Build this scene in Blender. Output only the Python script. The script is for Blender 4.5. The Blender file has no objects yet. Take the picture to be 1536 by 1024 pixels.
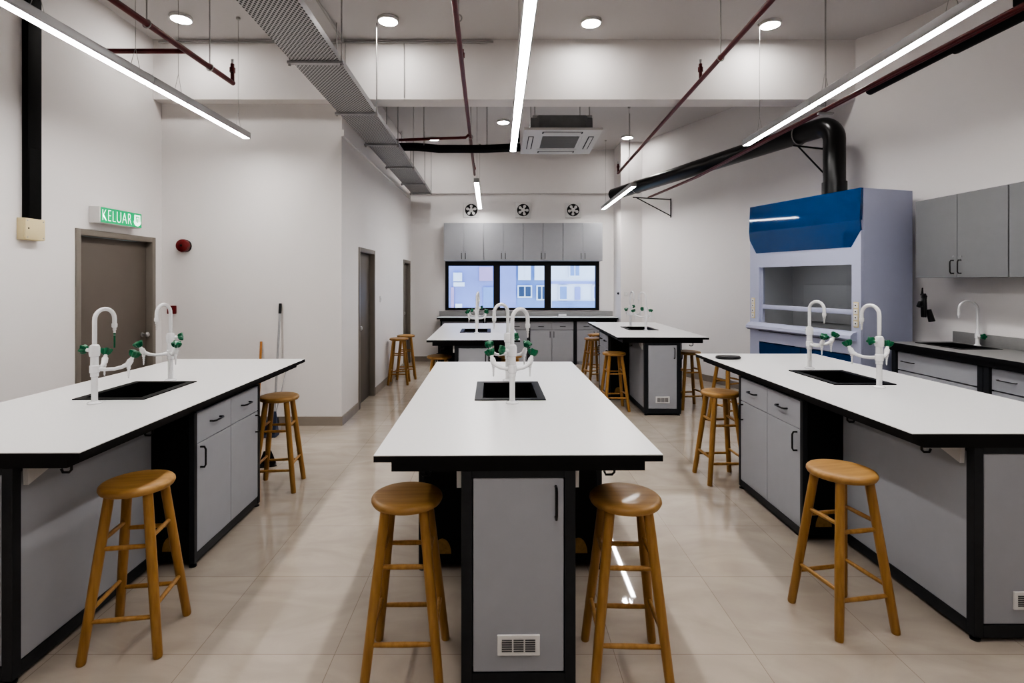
import bpy, bmesh, math, random
from mathutils import Vector, Matrix
random.seed(7)
PI = math.pi
R = math.radians
scn = bpy.context.scene
COL = scn.collection

# ------------------------------------------------------------------ mesh builder
class MB:
    def __init__(s):
        s.bm = bmesh.new()
    def _faces(s, fs, mi):
        for f in fs:
            f.material_index = mi
    def box(s, x0, y0, z0, x1, y1, z1, b=0.0, mi=0, seg=2):
        v = [s.bm.verts.new(p) for p in ((x0,y0,z0),(x1,y0,z0),(x1,y1,z0),(x0,y1,z0),(x0,y0,z1),(x1,y0,z1),(x1,y1,z1),(x0,y1,z1))]
        q = ((0,3,2,1),(4,5,6,7),(0,1,5,4),(1,2,6,5),(2,3,7,6),(3,0,4,7))
        fs = [s.bm.faces.new([v[i] for i in k]) for k in q]
        s._faces(fs, mi)
        if b > 0:
            es = list({e for f in fs for e in f.edges})
            r = bmesh.ops.bevel(s.bm, geom=es, offset=b, segments=seg, affect='EDGES', profile=0.5)
            s._faces(r['faces'], mi)
        return s
    def prism(s, pts, vec, mi=0):
        vec = Vector(vec)
        a = [s.bm.verts.new(Vector(p)) for p in pts]
        b = [s.bm.verts.new(Vector(p)+vec) for p in pts]
        n = len(a)
        fs = [s.bm.faces.new(a), s.bm.faces.new(b[::-1])]
        for i in range(n):
            fs.append(s.bm.faces.new((a[i], b[i], b[(i+1)%n], a[(i+1)%n])))
        bmesh.ops.recalc_face_normals(s.bm, faces=fs)
        s._faces(fs, mi)
        return s
    def quad(s, pts, mi=0):
        f = s.bm.faces.new([s.bm.verts.new(p) for p in pts]); f.material_index = mi
        return s
    def tube(s, pts, r, n=10, mi=0, caps=True, closed=False):
        P = [Vector(p) for p in pts]
        m = len(P)
        rs = r if isinstance(r, (list, tuple)) else [r]*m
        rings = []
        up = None
        for i in range(m):
            if closed:
                t = (P[(i+1)%m]-P[i-1])
            else:
                t = (P[min(i+1,m-1)]-P[max(i-1,0)])
            t.normalize()
            if up is None:
                a = Vector((0,0,1)) if abs(t.z) < .9 else Vector((1,0,0))
                up = (a - t*a.dot(t)).normalized()
            else:
                up = (up - t*up.dot(t)).normalized()
            w = t.cross(up)
            rings.append([s.bm.verts.new(P[i]+(up*math.cos(2*PI*k/n)+w*math.sin(2*PI*k/n))*rs[i]) for k in range(n)])
        fs = []
        for i in range(m if closed else m-1):
            A, B = rings[i], rings[(i+1)%m]
            for k in range(n):
                fs.append(s.bm.faces.new((A[k], A[(k+1)%n], B[(k+1)%n], B[k])))
        if caps and not closed:
            fs.append(s.bm.faces.new(rings[0][::-1])); fs.append(s.bm.faces.new(rings[-1]))
        s._faces(fs, mi)
        return s
    def cyl(s, p0, p1, r0, r1=None, n=16, mi=0):
        return s.tube([p0, p1], [r0, r0 if r1 is None else r1], n, mi)
    def lathe(s, prof, n=32, M=None, mi=0):
        M = M or Matrix()
        rings = []
        for r, z in prof:
            if r < 1e-6:
                rings.append([s.bm.verts.new(M @ Vector((0,0,z)))])
            else:
                rings.append([s.bm.verts.new(M @ Vector((r*math.cos(2*PI*k/n), r*math.sin(2*PI*k/n), z))) for k in range(n)])
        fs = []
        for A, B in zip(rings, rings[1:]):
            if len(A) == 1 and len(B) == 1: continue
            for k in range(n):
                if len(A) == 1: fs.append(s.bm.faces.new((A[0], B[(k+1)%n], B[k])))
                elif len(B) == 1: fs.append(s.bm.faces.new((A[k], A[(k+1)%n], B[0])))
                else: fs.append(s.bm.faces.new((A[k], A[(k+1)%n], B[(k+1)%n], B[k])))
        bmesh.ops.recalc_face_normals(s.bm, faces=fs)
        s._faces(fs, mi)
        return s
    def frame(s, o, i, z0, z1, mt=0, ms=0):
        """flat slab with a rectangular hole; o,i=(x0,y0,x1,y1)"""
        def c(r, z): return [s.bm.verts.new(p) for p in ((r[0],r[1],z),(r[2],r[1],z),(r[2],r[3],z),(r[0],r[3],z))]
        oT, iT, oB, iB = c(o,z1), c(i,z1), c(o,z0), c(i,z0)
        for k in range(4):
            l = (k+1) % 4
            f = s.bm.faces.new((oT[k],oT[l],iT[l],iT[k])); f.material_index = mt
            for q in ((oB[l],oB[k],iB[k],iB[l]), (oB[k],oB[l],oT[l],oT[k]), (iB[l],iB[k],iT[k],iT[l])):
                f = s.bm.faces.new(q); f.material_index = ms
        return s
    def build(s, name, mats, parent=None, loc=None, rot=None, ang=35):
        me = bpy.data.meshes.new(name)
        s.bm.normal_update()
        for f in s.bm.faces: f.smooth = True
        s.bm.to_mesh(me); s.bm.free()
        me.set_sharp_from_angle(angle=R(ang))
        for m in (mats if isinstance(mats, (list, tuple)) else [mats]): me.materials.append(m)
        o = bpy.data.objects.new(name, me); COL.objects.link(o)
        if parent: o.parent = parent
        if loc: o.location = loc
        if rot: o.rotation_euler = rot
        return o

def tag(o, label=None, cat=None, group=None, kind=None):
    if label: o['label'] = label
    if cat: o['category'] = cat
    if group: o['group'] = group
    if kind: o['kind'] = kind
    return o
def thing(name, label, cat, loc=(0,0,0), rz=0, group=None):
    o = bpy.data.objects.new(name, None); COL.objects.link(o)
    o.empty_display_size = .1
    o.location = loc; o.rotation_euler = (0,0,rz)
    return tag(o, label, cat, group)
def struct(name, mb, m, parent=None, **k):
    o = mb.build(name, m, parent, **k)
    if parent is None: o['kind'] = 'structure'
    return o
def kids(o): return [c for c in COL.objects if c.parent == o]
def copy_tree(o, parent=None):
    c = o.copy(); COL.objects.link(c)
    if parent: c.parent = parent
    for ch in list(o.children): copy_tree(ch, c)
    return c

# ------------------------------------------------------------------ materials
def mat(name, col, rough=.5, metal=0, spec=.5, noise=0, nscale=(8,8,8), bump=0, emit=None, estr=0, coat=0, var2=None):
    m = bpy.data.materials.new(name); m.use_nodes = True
    nt = m.node_tree; b = nt.nodes['Principled BSDF']
    b.inputs['Base Color'].default_value = (*col, 1)
    b.inputs['Roughness'].default_value = rough
    b.inputs['Metallic'].default_value = metal
    b.inputs['Specular IOR Level'].default_value = spec
    b.inputs['Coat Weight'].default_value = coat
    b.inputs['Coat Roughness'].default_value = .05
    if emit:
        b.inputs['Emission Color'].default_value = (*emit, 1); b.inputs['Emission Strength'].default_value = estr
    tc = nt.nodes.new('ShaderNodeTexCoord'); mp = nt.nodes.new('ShaderNodeMapping')
    mp.inputs['Scale'].default_value = nscale
    nz = nt.nodes.new('ShaderNodeTexNoise'); nz.inputs['Scale'].default_value = 1; nz.inputs['Detail'].default_value = 5
    nt.links.new(tc.outputs['Object'], mp.inputs['Vector']); nt.links.new(mp.outputs[0], nz.inputs['Vector'])
    c2 = var2 or tuple(max(0, c*(1-noise)) for c in col)
    if noise or var2:
        rp = nt.nodes.new('ShaderNodeValToRGB')
        rp.color_ramp.elements[0].position = .3; rp.color_ramp.elements[1].position = .7
        rp.color_ramp.elements[0].color = (*c2, 1); rp.color_ramp.elements[1].color = (*col, 1)
        nt.links.new(nz.outputs['Fac'], rp.inputs['Fac']); nt.links.new(rp.outputs['Color'], b.inputs['Base Color'])
    if bump:
        bp = nt.nodes.new('ShaderNodeBump'); bp.inputs['Strength'].default_value = bump; bp.inputs['Distance'].default_value = .002
        nt.links.new(nz.outputs['Fac'], bp.inputs['Height']); nt.links.new(bp.outputs[0], b.inputs['Normal'])
    return m

M = {}
M['wall']   = mat('wall_paint', (.80,.775,.765), .65, noise=.02, nscale=(1.3,1.3,1.3), bump=.05)
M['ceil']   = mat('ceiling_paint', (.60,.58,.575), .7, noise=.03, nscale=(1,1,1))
M['skirt']  = mat('skirting_tile', (.33,.29,.25), .3, noise=.12, nscale=(5,5,5))
M['lam']    = mat('white_laminate', (.77,.765,.76), .33, spec=.35, noise=.02, nscale=(60,60,60))
M['lamg']   = mat('grey_laminate_top', (.30,.297,.293), .35, noise=.05, nscale=(50,50,50))
M['black']  = mat('black_edge', (.008,.008,.009), .42, spec=.3, noise=.2, nscale=(30,30,30))
M['blackm'] = mat('black_frame_metal', (.024,.027,.032), .38, spec=.4, noise=.2, nscale=(30,30,30))
M['board']  = mat('black_board', (.010,.010,.011), .5, spec=.25, noise=.2, nscale=(20,20,20))
M['grey']   = mat('grey_panel', (.385,.395,.425), .42, spec=.35, noise=.03, nscale=(12,12,12))
M['greyw']  = mat('grey_wall_cabinet', (.30,.305,.325), .45, spec=.35, noise=.03, nscale=(12,12,12))
M['greydim']  = mat('grey_cabinet_dimmed', (.20,.202,.21), .45, spec=.35, noise=.03, nscale=(12,12,12))  # cabinet grey darkened to paint in the weaker light along the right wall
M['handle'] = mat('black_handle', (.01,.01,.011), .3, noise=.1)
M['sink']   = mat('black_sink_resin', (.006,.006,.007), .45, spec=.18, noise=.2, nscale=(20,20,20))
M['white']  = mat('white_enamel', (.86,.86,.87), .22, spec=.5, noise=.01, coat=.3)
M['plast']  = mat('white_plastic', (.72,.71,.70), .4, noise=.02)
M['green']  = mat('green_plastic', (.004,.13,.055), .3, noise=.2, nscale=(40,40,40))
M['wood']   = mat('stool_wood', (.43,.245,.078), .42, var2=(.32,.165,.046), nscale=(60,60,4), coat=.08)
M['seat']   = mat('stool_seat_wood', (.43,.25,.085), .42, var2=(.29,.15,.042), nscale=(3,32,20), coat=.08)
M['wood2']  = mat('broom_wood', (.50,.22,.05), .45, var2=(.38,.15,.03), nscale=(40,40,4))
M['alu']    = mat('aluminium_housing', (.45,.45,.46), .4, metal=.5, noise=.05)
M['galv']   = mat('galvanised_steel', (.46,.46,.47), .42, metal=.4, noise=.15, nscale=(15,15,15))
M['rod']    = mat('threaded_rod', (.48,.47,.46), .45, metal=.6, noise=.15, nscale=(40,40,200))
M['cond']   = mat('painted_conduit', (.42,.41,.40), .5, noise=.05)
M['red']    = mat('sprinkler_red', (.13,.010,.012), .35, noise=.25, nscale=(20,20,20))
M['redb']   = mat('alarm_red', (.16,.008,.010), .35, noise=.1)
M['duct']   = mat('black_duct', (.006,.006,.007), .28, spec=.5, noise=.2, nscale=(6,6,6), bump=.1)
M['insul']  = mat('black_insulation', (.005,.005,.005), .6, spec=.2, noise=.3, nscale=(30,30,30), bump=.2)
M['door']   = mat('door_taupe', (.155,.132,.112), .45, noise=.05, nscale=(4,4,4))
M['frame']  = mat('door_frame_taupe', (.225,.20,.175), .42, noise=.05, nscale=(4,4,4))
M['steel']  = mat('steel_satin', (.5,.5,.5), .3, metal=.9, noise=.05)
M['cream']  = mat('cream_plastic', (.70,.60,.37), .4, noise=.03)
M['blue']   = mat('hood_blue_panel', (.0,.045,.165), .04, spec=.5, noise=.03, coat=.3)
M['hood']   = mat('hood_lavender_grey', (.45,.475,.62), .38, spec=.4, noise=.02)
M['hoodin'] = mat('hood_liner', (.50,.51,.53), .45, noise=.05)
M['hoodb']  = mat('hood_worktop', (.008,.008,.008), .3, noise=.1)
M['acgrey'] = mat('ac_casing', (.24,.245,.25), .55, noise=.15, nscale=(10,10,10))
M['slot']   = mat('vent_slot_shadow', (.09,.09,.095), .6, noise=.1)
M['acwhite']= mat('ac_panel_white', (.62,.61,.59), .4, noise=.02)
M['dark']   = mat('dark_recess', (.01,.01,.011), .6, noise=.1)
M['winfr']  = mat('window_frame_black', (.007,.007,.008), .4, noise=.1)
M['tan']    = mat('tan_board_edge', (.32,.19,.06), .6, noise=.3, nscale=(40,40,40))
M['led']    = mat('led_diffuser', (.9,.9,.9), .4, noise=.01, emit=(1.0,.975,.955), estr=44)
M['down']   = mat('downlight_diffuser', (.9,.9,.9), .4, noise=.01, emit=(1,.97,.94), estr=80)
M['hoodfill']   = mat('hood_fill_glow', (.9,.9,.9), .4, noise=.01, emit=(1,.98,.95), estr=2.5)  # glow for the added strip that brightens the hood chamber
M['sgreen'] = mat('sign_green', (.0,.16,.065), .4, noise=.05, emit=(.0,.36,.13), estr=.75)
M['swhite'] = mat('sign_white', (.9,.9,.9), .4, noise=.01, emit=(.8,1,.9), estr=1.1)
M['bluep']  = mat('dustpan_blue', (.05,.065,.12), .45, noise=.2, nscale=(40,40,40))
M['bldv']   = mat('facade_violet', (.42,.44,.80), .8, noise=.25, nscale=(.6,.6,.6))
M['bldp']   = mat('facade_pink', (.66,.44,.66), .8, noise=.2, nscale=(.7,.7,.7))
M['bldw']   = mat('facade_white', (.92,.92,.98), .8, noise=.08, nscale=(.8,.8,.8))
M['bldb']   = mat('facade_blue', (.34,.45,.78), .6, noise=.25, nscale=(.8,.8,.8))
M['bldg']   = mat('facade_glass', (.10,.14,.24), .25, noise=.3, nscale=(2,2,2))

def floor_mat():
    m = bpy.data.materials.new('polished_tile'); m.use_nodes = True
    nt = m.node_tree; N = nt.nodes; L = nt.links; b = N['Principled BSDF']
    tc = N.new('ShaderNodeTexCoord')
    mp = N.new('ShaderNodeMapping'); mp.inputs['Location'].default_value = (.10,.115,0)
    L.new(tc.outputs['Object'], mp.inputs['Vector'])
    br = N.new('ShaderNodeTexBrick'); br.offset = 0; br.squash = 1
    br.inputs['Scale'].default_value = 1; br.inputs['Brick Width'].default_value = .6; br.inputs['Row Height'].default_value = .6
    br.inputs['Mortar Size'].default_value = .0016; br.inputs['Mortar Smooth'].default_value = .3
    br.inputs['Color1'].default_value = (1,1,1,1); br.inputs['Color2'].default_value = (.93,.93,.93,1); br.inputs['Mortar'].default_value = (.62,.6,.58,1)
    L.new(mp.outputs[0], br.inputs['Vector'])
    mp2 = N.new('ShaderNodeMapping'); mp2.inputs['Scale'].default_value = (1.1,2.3,1); mp2.inputs['Rotation'].default_value = (0,0,.6)
    L.new(tc.outputs['Object'], mp2.inputs['Vector'])
    nz = N.new('ShaderNodeTexNoise'); nz.inputs['Scale'].default_value = 1.6; nz.inputs['Detail'].default_value = 7; nz.inputs['Distortion'].default_value = 1.6
    L.new(mp2.outputs[0], nz.inputs['Vector'])
    rp = N.new('ShaderNodeValToRGB'); rp.color_ramp.elements[0].position = .32; rp.color_ramp.elements[1].position = .68
    rp.color_ramp.elements[0].color = (.45,.39,.33,1); rp.color_ramp.elements[1].color = (.53,.465,.395,1)
    L.new(nz.outputs['Fac'], rp.inputs['Fac'])
    mx = N.new('ShaderNodeMix'); mx.data_type = 'RGBA'; mx.blend_type = 'MULTIPLY'; mx.inputs['Factor'].default_value = 1
    L.new(rp.outputs['Color'], mx.inputs['A']); L.new(br.outputs['Color'], mx.inputs['B'])
    L.new(mx.outputs['Result'], b.inputs['Base Color'])
    b.inputs['Roughness'].default_value = .03
    b.inputs['Specular IOR Level'].default_value = .5
    bp = N.new('ShaderNodeBump'); bp.inputs['Strength'].default_value = .15; bp.inputs['Distance'].default_value = .001; bp.invert = True
    L.new(br.outputs['Fac'], bp.inputs['Height']); L.new(bp.outputs[0], b.inputs['Normal'])
    return m
M['floor'] = floor_mat()

def perf_mat():
    """galvanised sheet with a staggered grid of punched round holes"""
    m = bpy.data.materials.new('perforated_galvanised'); m.use_nodes = True
    nt = m.node_tree; N = nt.nodes; L = nt.links; b = N['Principled BSDF']
    b.inputs['Roughness'].default_value = .5; b.inputs['Metallic'].default_value = .15
    tc = N.new('ShaderNodeTexCoord'); sx = N.new('ShaderNodeSeparateXYZ'); L.new(tc.outputs['Object'], sx.inputs[0])
    def mth(op, a, bb=None):
        n = N.new('ShaderNodeMath'); n.operation = op
        for i, v in enumerate((a, bb)):
            if v is None: continue
            if isinstance(v, (int, float)): n.inputs[i].default_value = v
            else: L.new(v, n.inputs[i])
        return n.outputs[0]
    def dots(ox, oy, px, py):
        fx = mth('SUBTRACT', mth('FRACT', mth('ADD', mth('DIVIDE', sx.outputs['X'], px), ox)), .5)
        fy = mth('SUBTRACT', mth('FRACT', mth('ADD', mth('DIVIDE', sx.outputs['Y'], py), oy)), .5)
        dx = mth('MULTIPLY', fx, px); dy = mth('MULTIPLY', fy, py*.62)
        return mth('SQRT', mth('ADD', mth('MULTIPLY', dx, dx), mth('MULTIPLY', dy, dy)))
    d = mth('MINIMUM', dots(0,0,.030,.042), dots(.5,.5,.030,.042))
    lt = mth('LESS_THAN', d, .0072)
    mx = N.new('ShaderNodeMix'); mx.data_type = 'RGBA'
    mx.inputs['A'].default_value = (.50,.50,.51,1); mx.inputs['B'].default_value = (.035,.035,.037,1)
    L.new(lt, mx.inputs['Factor']); L.new(mx.outputs['Result'], b.inputs['Base Color'])
    return m
M['perf'] = perf_mat()

def glass_mat(name, tint, gl=.06):
    m = bpy.data.materials.new(name); m.use_nodes = True
    nt = m.node_tree; N = nt.nodes; L = nt.links
    N.remove(N['Principled BSDF'])
    t = N.new('ShaderNodeBsdfTransparent'); t.inputs['Color'].default_value = (*tint, 1)
    g = N.new('ShaderNodeBsdfGlossy'); g.inputs['Roughness'].default_value = .02
    fr = N.new('ShaderNodeFresnel'); fr.inputs['IOR'].default_value = 1.45
    mx = N.new('ShaderNodeMixShader')
    ge = N.new('ShaderNodeNewGeometry'); iv = N.new('ShaderNodeMath'); iv.operation = 'SUBTRACT'; iv.inputs[0].default_value = 1
    L.new(ge.outputs['Backfacing'], iv.inputs[1]); mu = N.new('ShaderNodeMath'); mu.operation = 'MULTIPLY'
    L.new(fr.outputs[0], mu.inputs[0]); L.new(iv.outputs[0], mu.inputs[1]); L.new(mu.outputs[0], mx.inputs['Fac']); L.new(t.outputs[0], mx.inputs[1]); L.new(g.outputs[0], mx.inputs[2])
    L.new(mx.outputs[0], N['Material Output'].inputs['Surface'])
    return m
M['glass'] = glass_mat('window_glass', (.93,.95,1))
M['sash']  = glass_mat('sash_glass', (.86,.87,.88))

# ------------------------------------------------------------------ the room
XL, XH, XR = -3.72, -1.73, 4.2
YF, YB, ZC = 5.90, 10.60, 4.20
Y0 = -2.6
mb = MB().box(-3.9, Y0-.2, -.1, 4.6, 10.9, 0)
struct('floor', mb, M['floor'])
struct('ceiling', MB().box(-3.9, Y0-.2, ZC, 4.6, 10.9, ZC+.1), M['ceil'])
# left wall with door opening
D1 = (4.69, 5.78, 2.065)
mb = MB().box(XL-.15, Y0, 0, XL, D1[0], ZC).box(XL-.15, D1[1], 0, XL, YF+.15, ZC).box(XL-.15, D1[0], D1[2], XL, D1[1], ZC)
struct('wall_left', mb, M['wall'])
struct('wall_middle', MB().box(XL, YF, 0, XH, YF+.15, ZC), M['wall'])
DH = ((6.61,7.47,2.02),(9.74,10.48,1.99))
mb = MB()
ys = [YF+.15, DH[0][0], DH[0][1], DH[1][0], DH[1][1], YB]
for i in (0,2,4): mb.box(XH-.15, ys[i], 0, XH, ys[i+1], ZC)
for a, b, z in DH: mb.box(XH-.15, a, z, XH, b, ZC)
struct('wall_hall', mb, M['wall'])
WX0, WX1, WZ0, WZ1 = -1.045, 2.005, 1.02, 1.985
mb = MB().box(XH-.15, YB, 0, WX0, YB+.15, ZC).box(WX1, YB, 0, 3.0, YB+.15, ZC).box(WX0, YB, 0, WX1, YB+.15, WZ0).box(WX0, YB, WZ1, WX1, YB+.15, ZC)
struct('wall_back', mb, M['wall'])
struct('wall_corner_column', MB().box(2.30, 9.99, 0, 3.0, YB, ZC), M['wall'])
# right wall: straight near run, then a run that angles in behind the fume hood to the back column
def bez(a, c, b, n=10):
    return [tuple(a[i]*(1-t)**2+2*c[i]*t*(1-t)+b[i]*t*t for i in (0,1)) for t in [k/n for k in range(n+1)]]
poly = [(XR,Y0)]+bez((XR,4.86),(XR,5.30),(3.86,5.72))+bez((3.82,6.3),(3.74,7.7),(3.25,8.68))+[(2.70,9.99)]
off = [(x+.22,y+.03) for x, y in poly[:-1]]+[(2.95,9.99)]
mb = MB().prism([(x,y,0) for x, y in poly+off[::-1]], (0,0,ZC))
struct('wall_right', mb, M['wall'])
struct('wall_rear', MB().box(-3.9, Y0-.15, 0, 4.6, Y0, ZC), M['wall'])
# ceiling beam, back wall band, pilaster high on the right
struct('trim_1', MB().box(XL, 5.756, 3.557, 3.86, 6.0, ZC), M['wall'])
struct('trim_2', MB().box(XH, YB-.05, 3.33, 2.30, YB, ZC), M['wall'])
struct('trim_3', MB().box(4.02, 2.6, 2.45, XR, 4.08, ZC), M['wall'])
struct('trim_4', MB().box(XH, YF, 3.20, XH+.025, 10.4, 3.27), M['wall'])
# skirting
bt, bh = .012, .10
struct('baseboard_left', MB().box(XL, Y0, 0, XL+bt, D1[0]-.02, bh).box(XL, D1[1]+.02, 0, XL+bt, YF, bh), M['skirt'])
struct('baseboard_middle', MB().box(XL+bt, YF-bt, 0, XH+bt, YF, bh), M['skirt'])
struct('baseboard_hall', MB().box(XH, YF, 0, XH+bt, DH[0][0]-.02, bh).box(XH, DH[0][1]+.02, 0, XH+bt, DH[1][0]-.02, bh).box(XH, DH[1][1]+.02, 0, XH+bt, YB-bt, bh), M['skirt'])
struct('baseboard_back', MB().box(XH, YB-bt, 0, 2.3, YB, bh), M['skirt'])
mb = MB()
for (x0,y0),(x1,y1) in zip(poly[12:], poly[13:]):
    d = Vector((x1-x0, y1-y0)).normalized(); n = Vector((-d.y, d.x))*bt
    mb.prism([(x0,y0,0),(x1,y1,0),(x1+n.x,y1+n.y,0),(x0+n.x,y0+n.y,0)], (0,0,bh))
struct('baseboard_right', mb, M['skirt'])

# doors: built along local +y in a wall whose room face is at local x=0, wall body toward -x
def door(name, x, y0, y1, zt, hinge_far, hz):
    w = y1-y0
    f = MB()
    fw = .055
    for a, b in ((0,fw),(w-fw,w)): f.box(-.15, a, 0, .012, b, zt, .002)
    f.box(-.15, fw, zt-fw, .012, w-fw, zt, .002)
    # rebate stop
    for a, b in ((fw,fw+.02),(w-fw-.02,w-fw)): f.box(-.15, a, 0, -.10, b, zt-fw)
    d = struct(name, f, M['frame'], loc=(x,y0,0))
    l = MB().box(-.10, fw+.004, .008, -.055, w-fw-.004, zt-fw-.004, .003)
    leaf = l.build('leaf', M['door'], d)
    hy = w-fw-.07 if hinge_far else fw+.07
    h = MB().lathe([(0,0),(.026,0),(.026,.006),(.012,.01),(.011,.04),(.026,.045),(.028,.06),(.02,.07),(0,.072)], 20, Matrix.Translation((-.055,hy,hz)) @ Matrix.Rotation(R(90),4,'Y'))
    h.build('door_handle', M['steel'], leaf)
    return d
door('door_1', XL, D1[0], D1[1], D1[2], True, 1.03)
door('door_2', XH, DH[0][0], DH[0][1], DH[0][2], False, 1.0)
door('door_3', XH, DH[1][0], DH[1][1], DH[1][2], False, 1.0)

# window
f = MB()
fy0, fy1 = YB-.03, YB+.06
P = 10.6/800
px = lambda p: (p-747)*P
xs = [WX0, px(672.9), px(740.2), px(750), px(816.7), px(826.3), px(893.1), WX1]
for a, b in ((0,1),(2,3),(4,5),(6,7)): f.box(xs[a], fy0, WZ0, xs[b], fy1, WZ1)
gz0, gz1 = 1.062, 1.895
f.box(xs[0], fy0+.002, WZ0, xs[7], fy1-.002, gz0); f.box(xs[0], fy0+.002, gz1, xs[7], fy1-.002, WZ1)
win = struct('window_1', f, M['winfr'])
for a, b in ((1,2),(3,4),(5,6)):
    MB().box(xs[a]-.005, YB+.012, gz0-.005, xs[b]+.005, YB+.018, gz1+.005).build('pane', M['glass'], win)

# building outside
bld = thing('apartment_building', 'pale blue and white apartment block seen through the back window', 'building', (0,17,-3))
MB().box(-8,0,0,.58,.4,10).build('violet_wall', M['bldv'], bld)
MB().box(.58,.05,0,1.62,.4,10).build('blue_wall', M['bldb'], bld)
MB().box(1.62,0,0,9,.4,10).build('white_wall', M['bldw'], bld)
def bwin(x0,z0,x1,z1,m,n=2):
    w = MB().box(x0,-.10,z0,x1,-.01 if not .5 < x0 < 1.6 else .04,z1).build('window', M['bldw'], bld)
    k = MB(); d = .045
    for i in range(n):
        k.box(x0+d+(x1-x0-d)*i/n,-.12,z0+d,x0+(x1-x0-d)*(i+1)/n,-.10,z1-d)
    k.build('pane', M[m], w)
for x0,z0,x1,z1,m,n in ((.62,4.06,1.08,4.46,'bldg',2),(1.22,3.98,1.55,4.46,'bldg',2),(1.92,3.98,2.22,4.46,'bldb',1),(2.25,4.72,2.62,5.3,'bldb',2),(-1.42,4.58,-1.14,4.86,'bldw',1),(.64,4.62,1.04,5.2,'bldw',2),(1.16,4.62,1.48,5.2,'bldw',2),(3.0,4.0,3.4,4.46,'bldv',2)):
    bwin(x0,z0,x1,z1,m,n)
for x0,z0,x1,z1,m in ((-1.50,3.6,-1.40,4.4,'bldp'),(-.6,4.6,-.17,5.05,'bldp'),(-.47,3.7,-.13,4.4,'bldb'),(1.72,3.6,3.4,3.95,'bldb'),(1.62,4.50,3.6,4.58,'bldv'),(2.45,4.0,2.62,4.40,'bldv'),(-1.42,4.42,-1.06,4.55,'bldw'),(-1.36,3.72,-1.14,3.87,'bldw'),(-8,2.5,-.9,3.72,'bldv')):
    MB().box(x0,-.05,z0,x1,-.002,z1).build('wall_patch', M[m], bld)

# ------------------------------------------------------------------ shared small parts
def pull(mb, a, b, out, r=.0045, h=.03):
    """bar pull from a to b standing out along 'out'"""
    a, b, o = Vector(a), Vector(b), Vector(out)*h
    d = (b-a)*.12
    mb.tube([a, a+o*.75, a+o+d, b+o-d, b+o*.75, b], r, 8)
    return mb

def front_panel(mb, axis, pos, a0, a1, z0, z1, t, sgn):
    """thin panel perpendicular to axis 'x' or 'y', face at pos, thickness t behind (opposite to sgn)"""
    if axis == 'x':
        x0, x1 = sorted((pos, pos-sgn*t)); mb.box(x0, a0, z0, x1, a1, z1, .0015, seg=1)
    else:
        y0, y1 = sorted((pos, pos-sgn*t)); mb.box(a0, y0, z0, a1, y1, z1, .0015, seg=1)
    return mb

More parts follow.
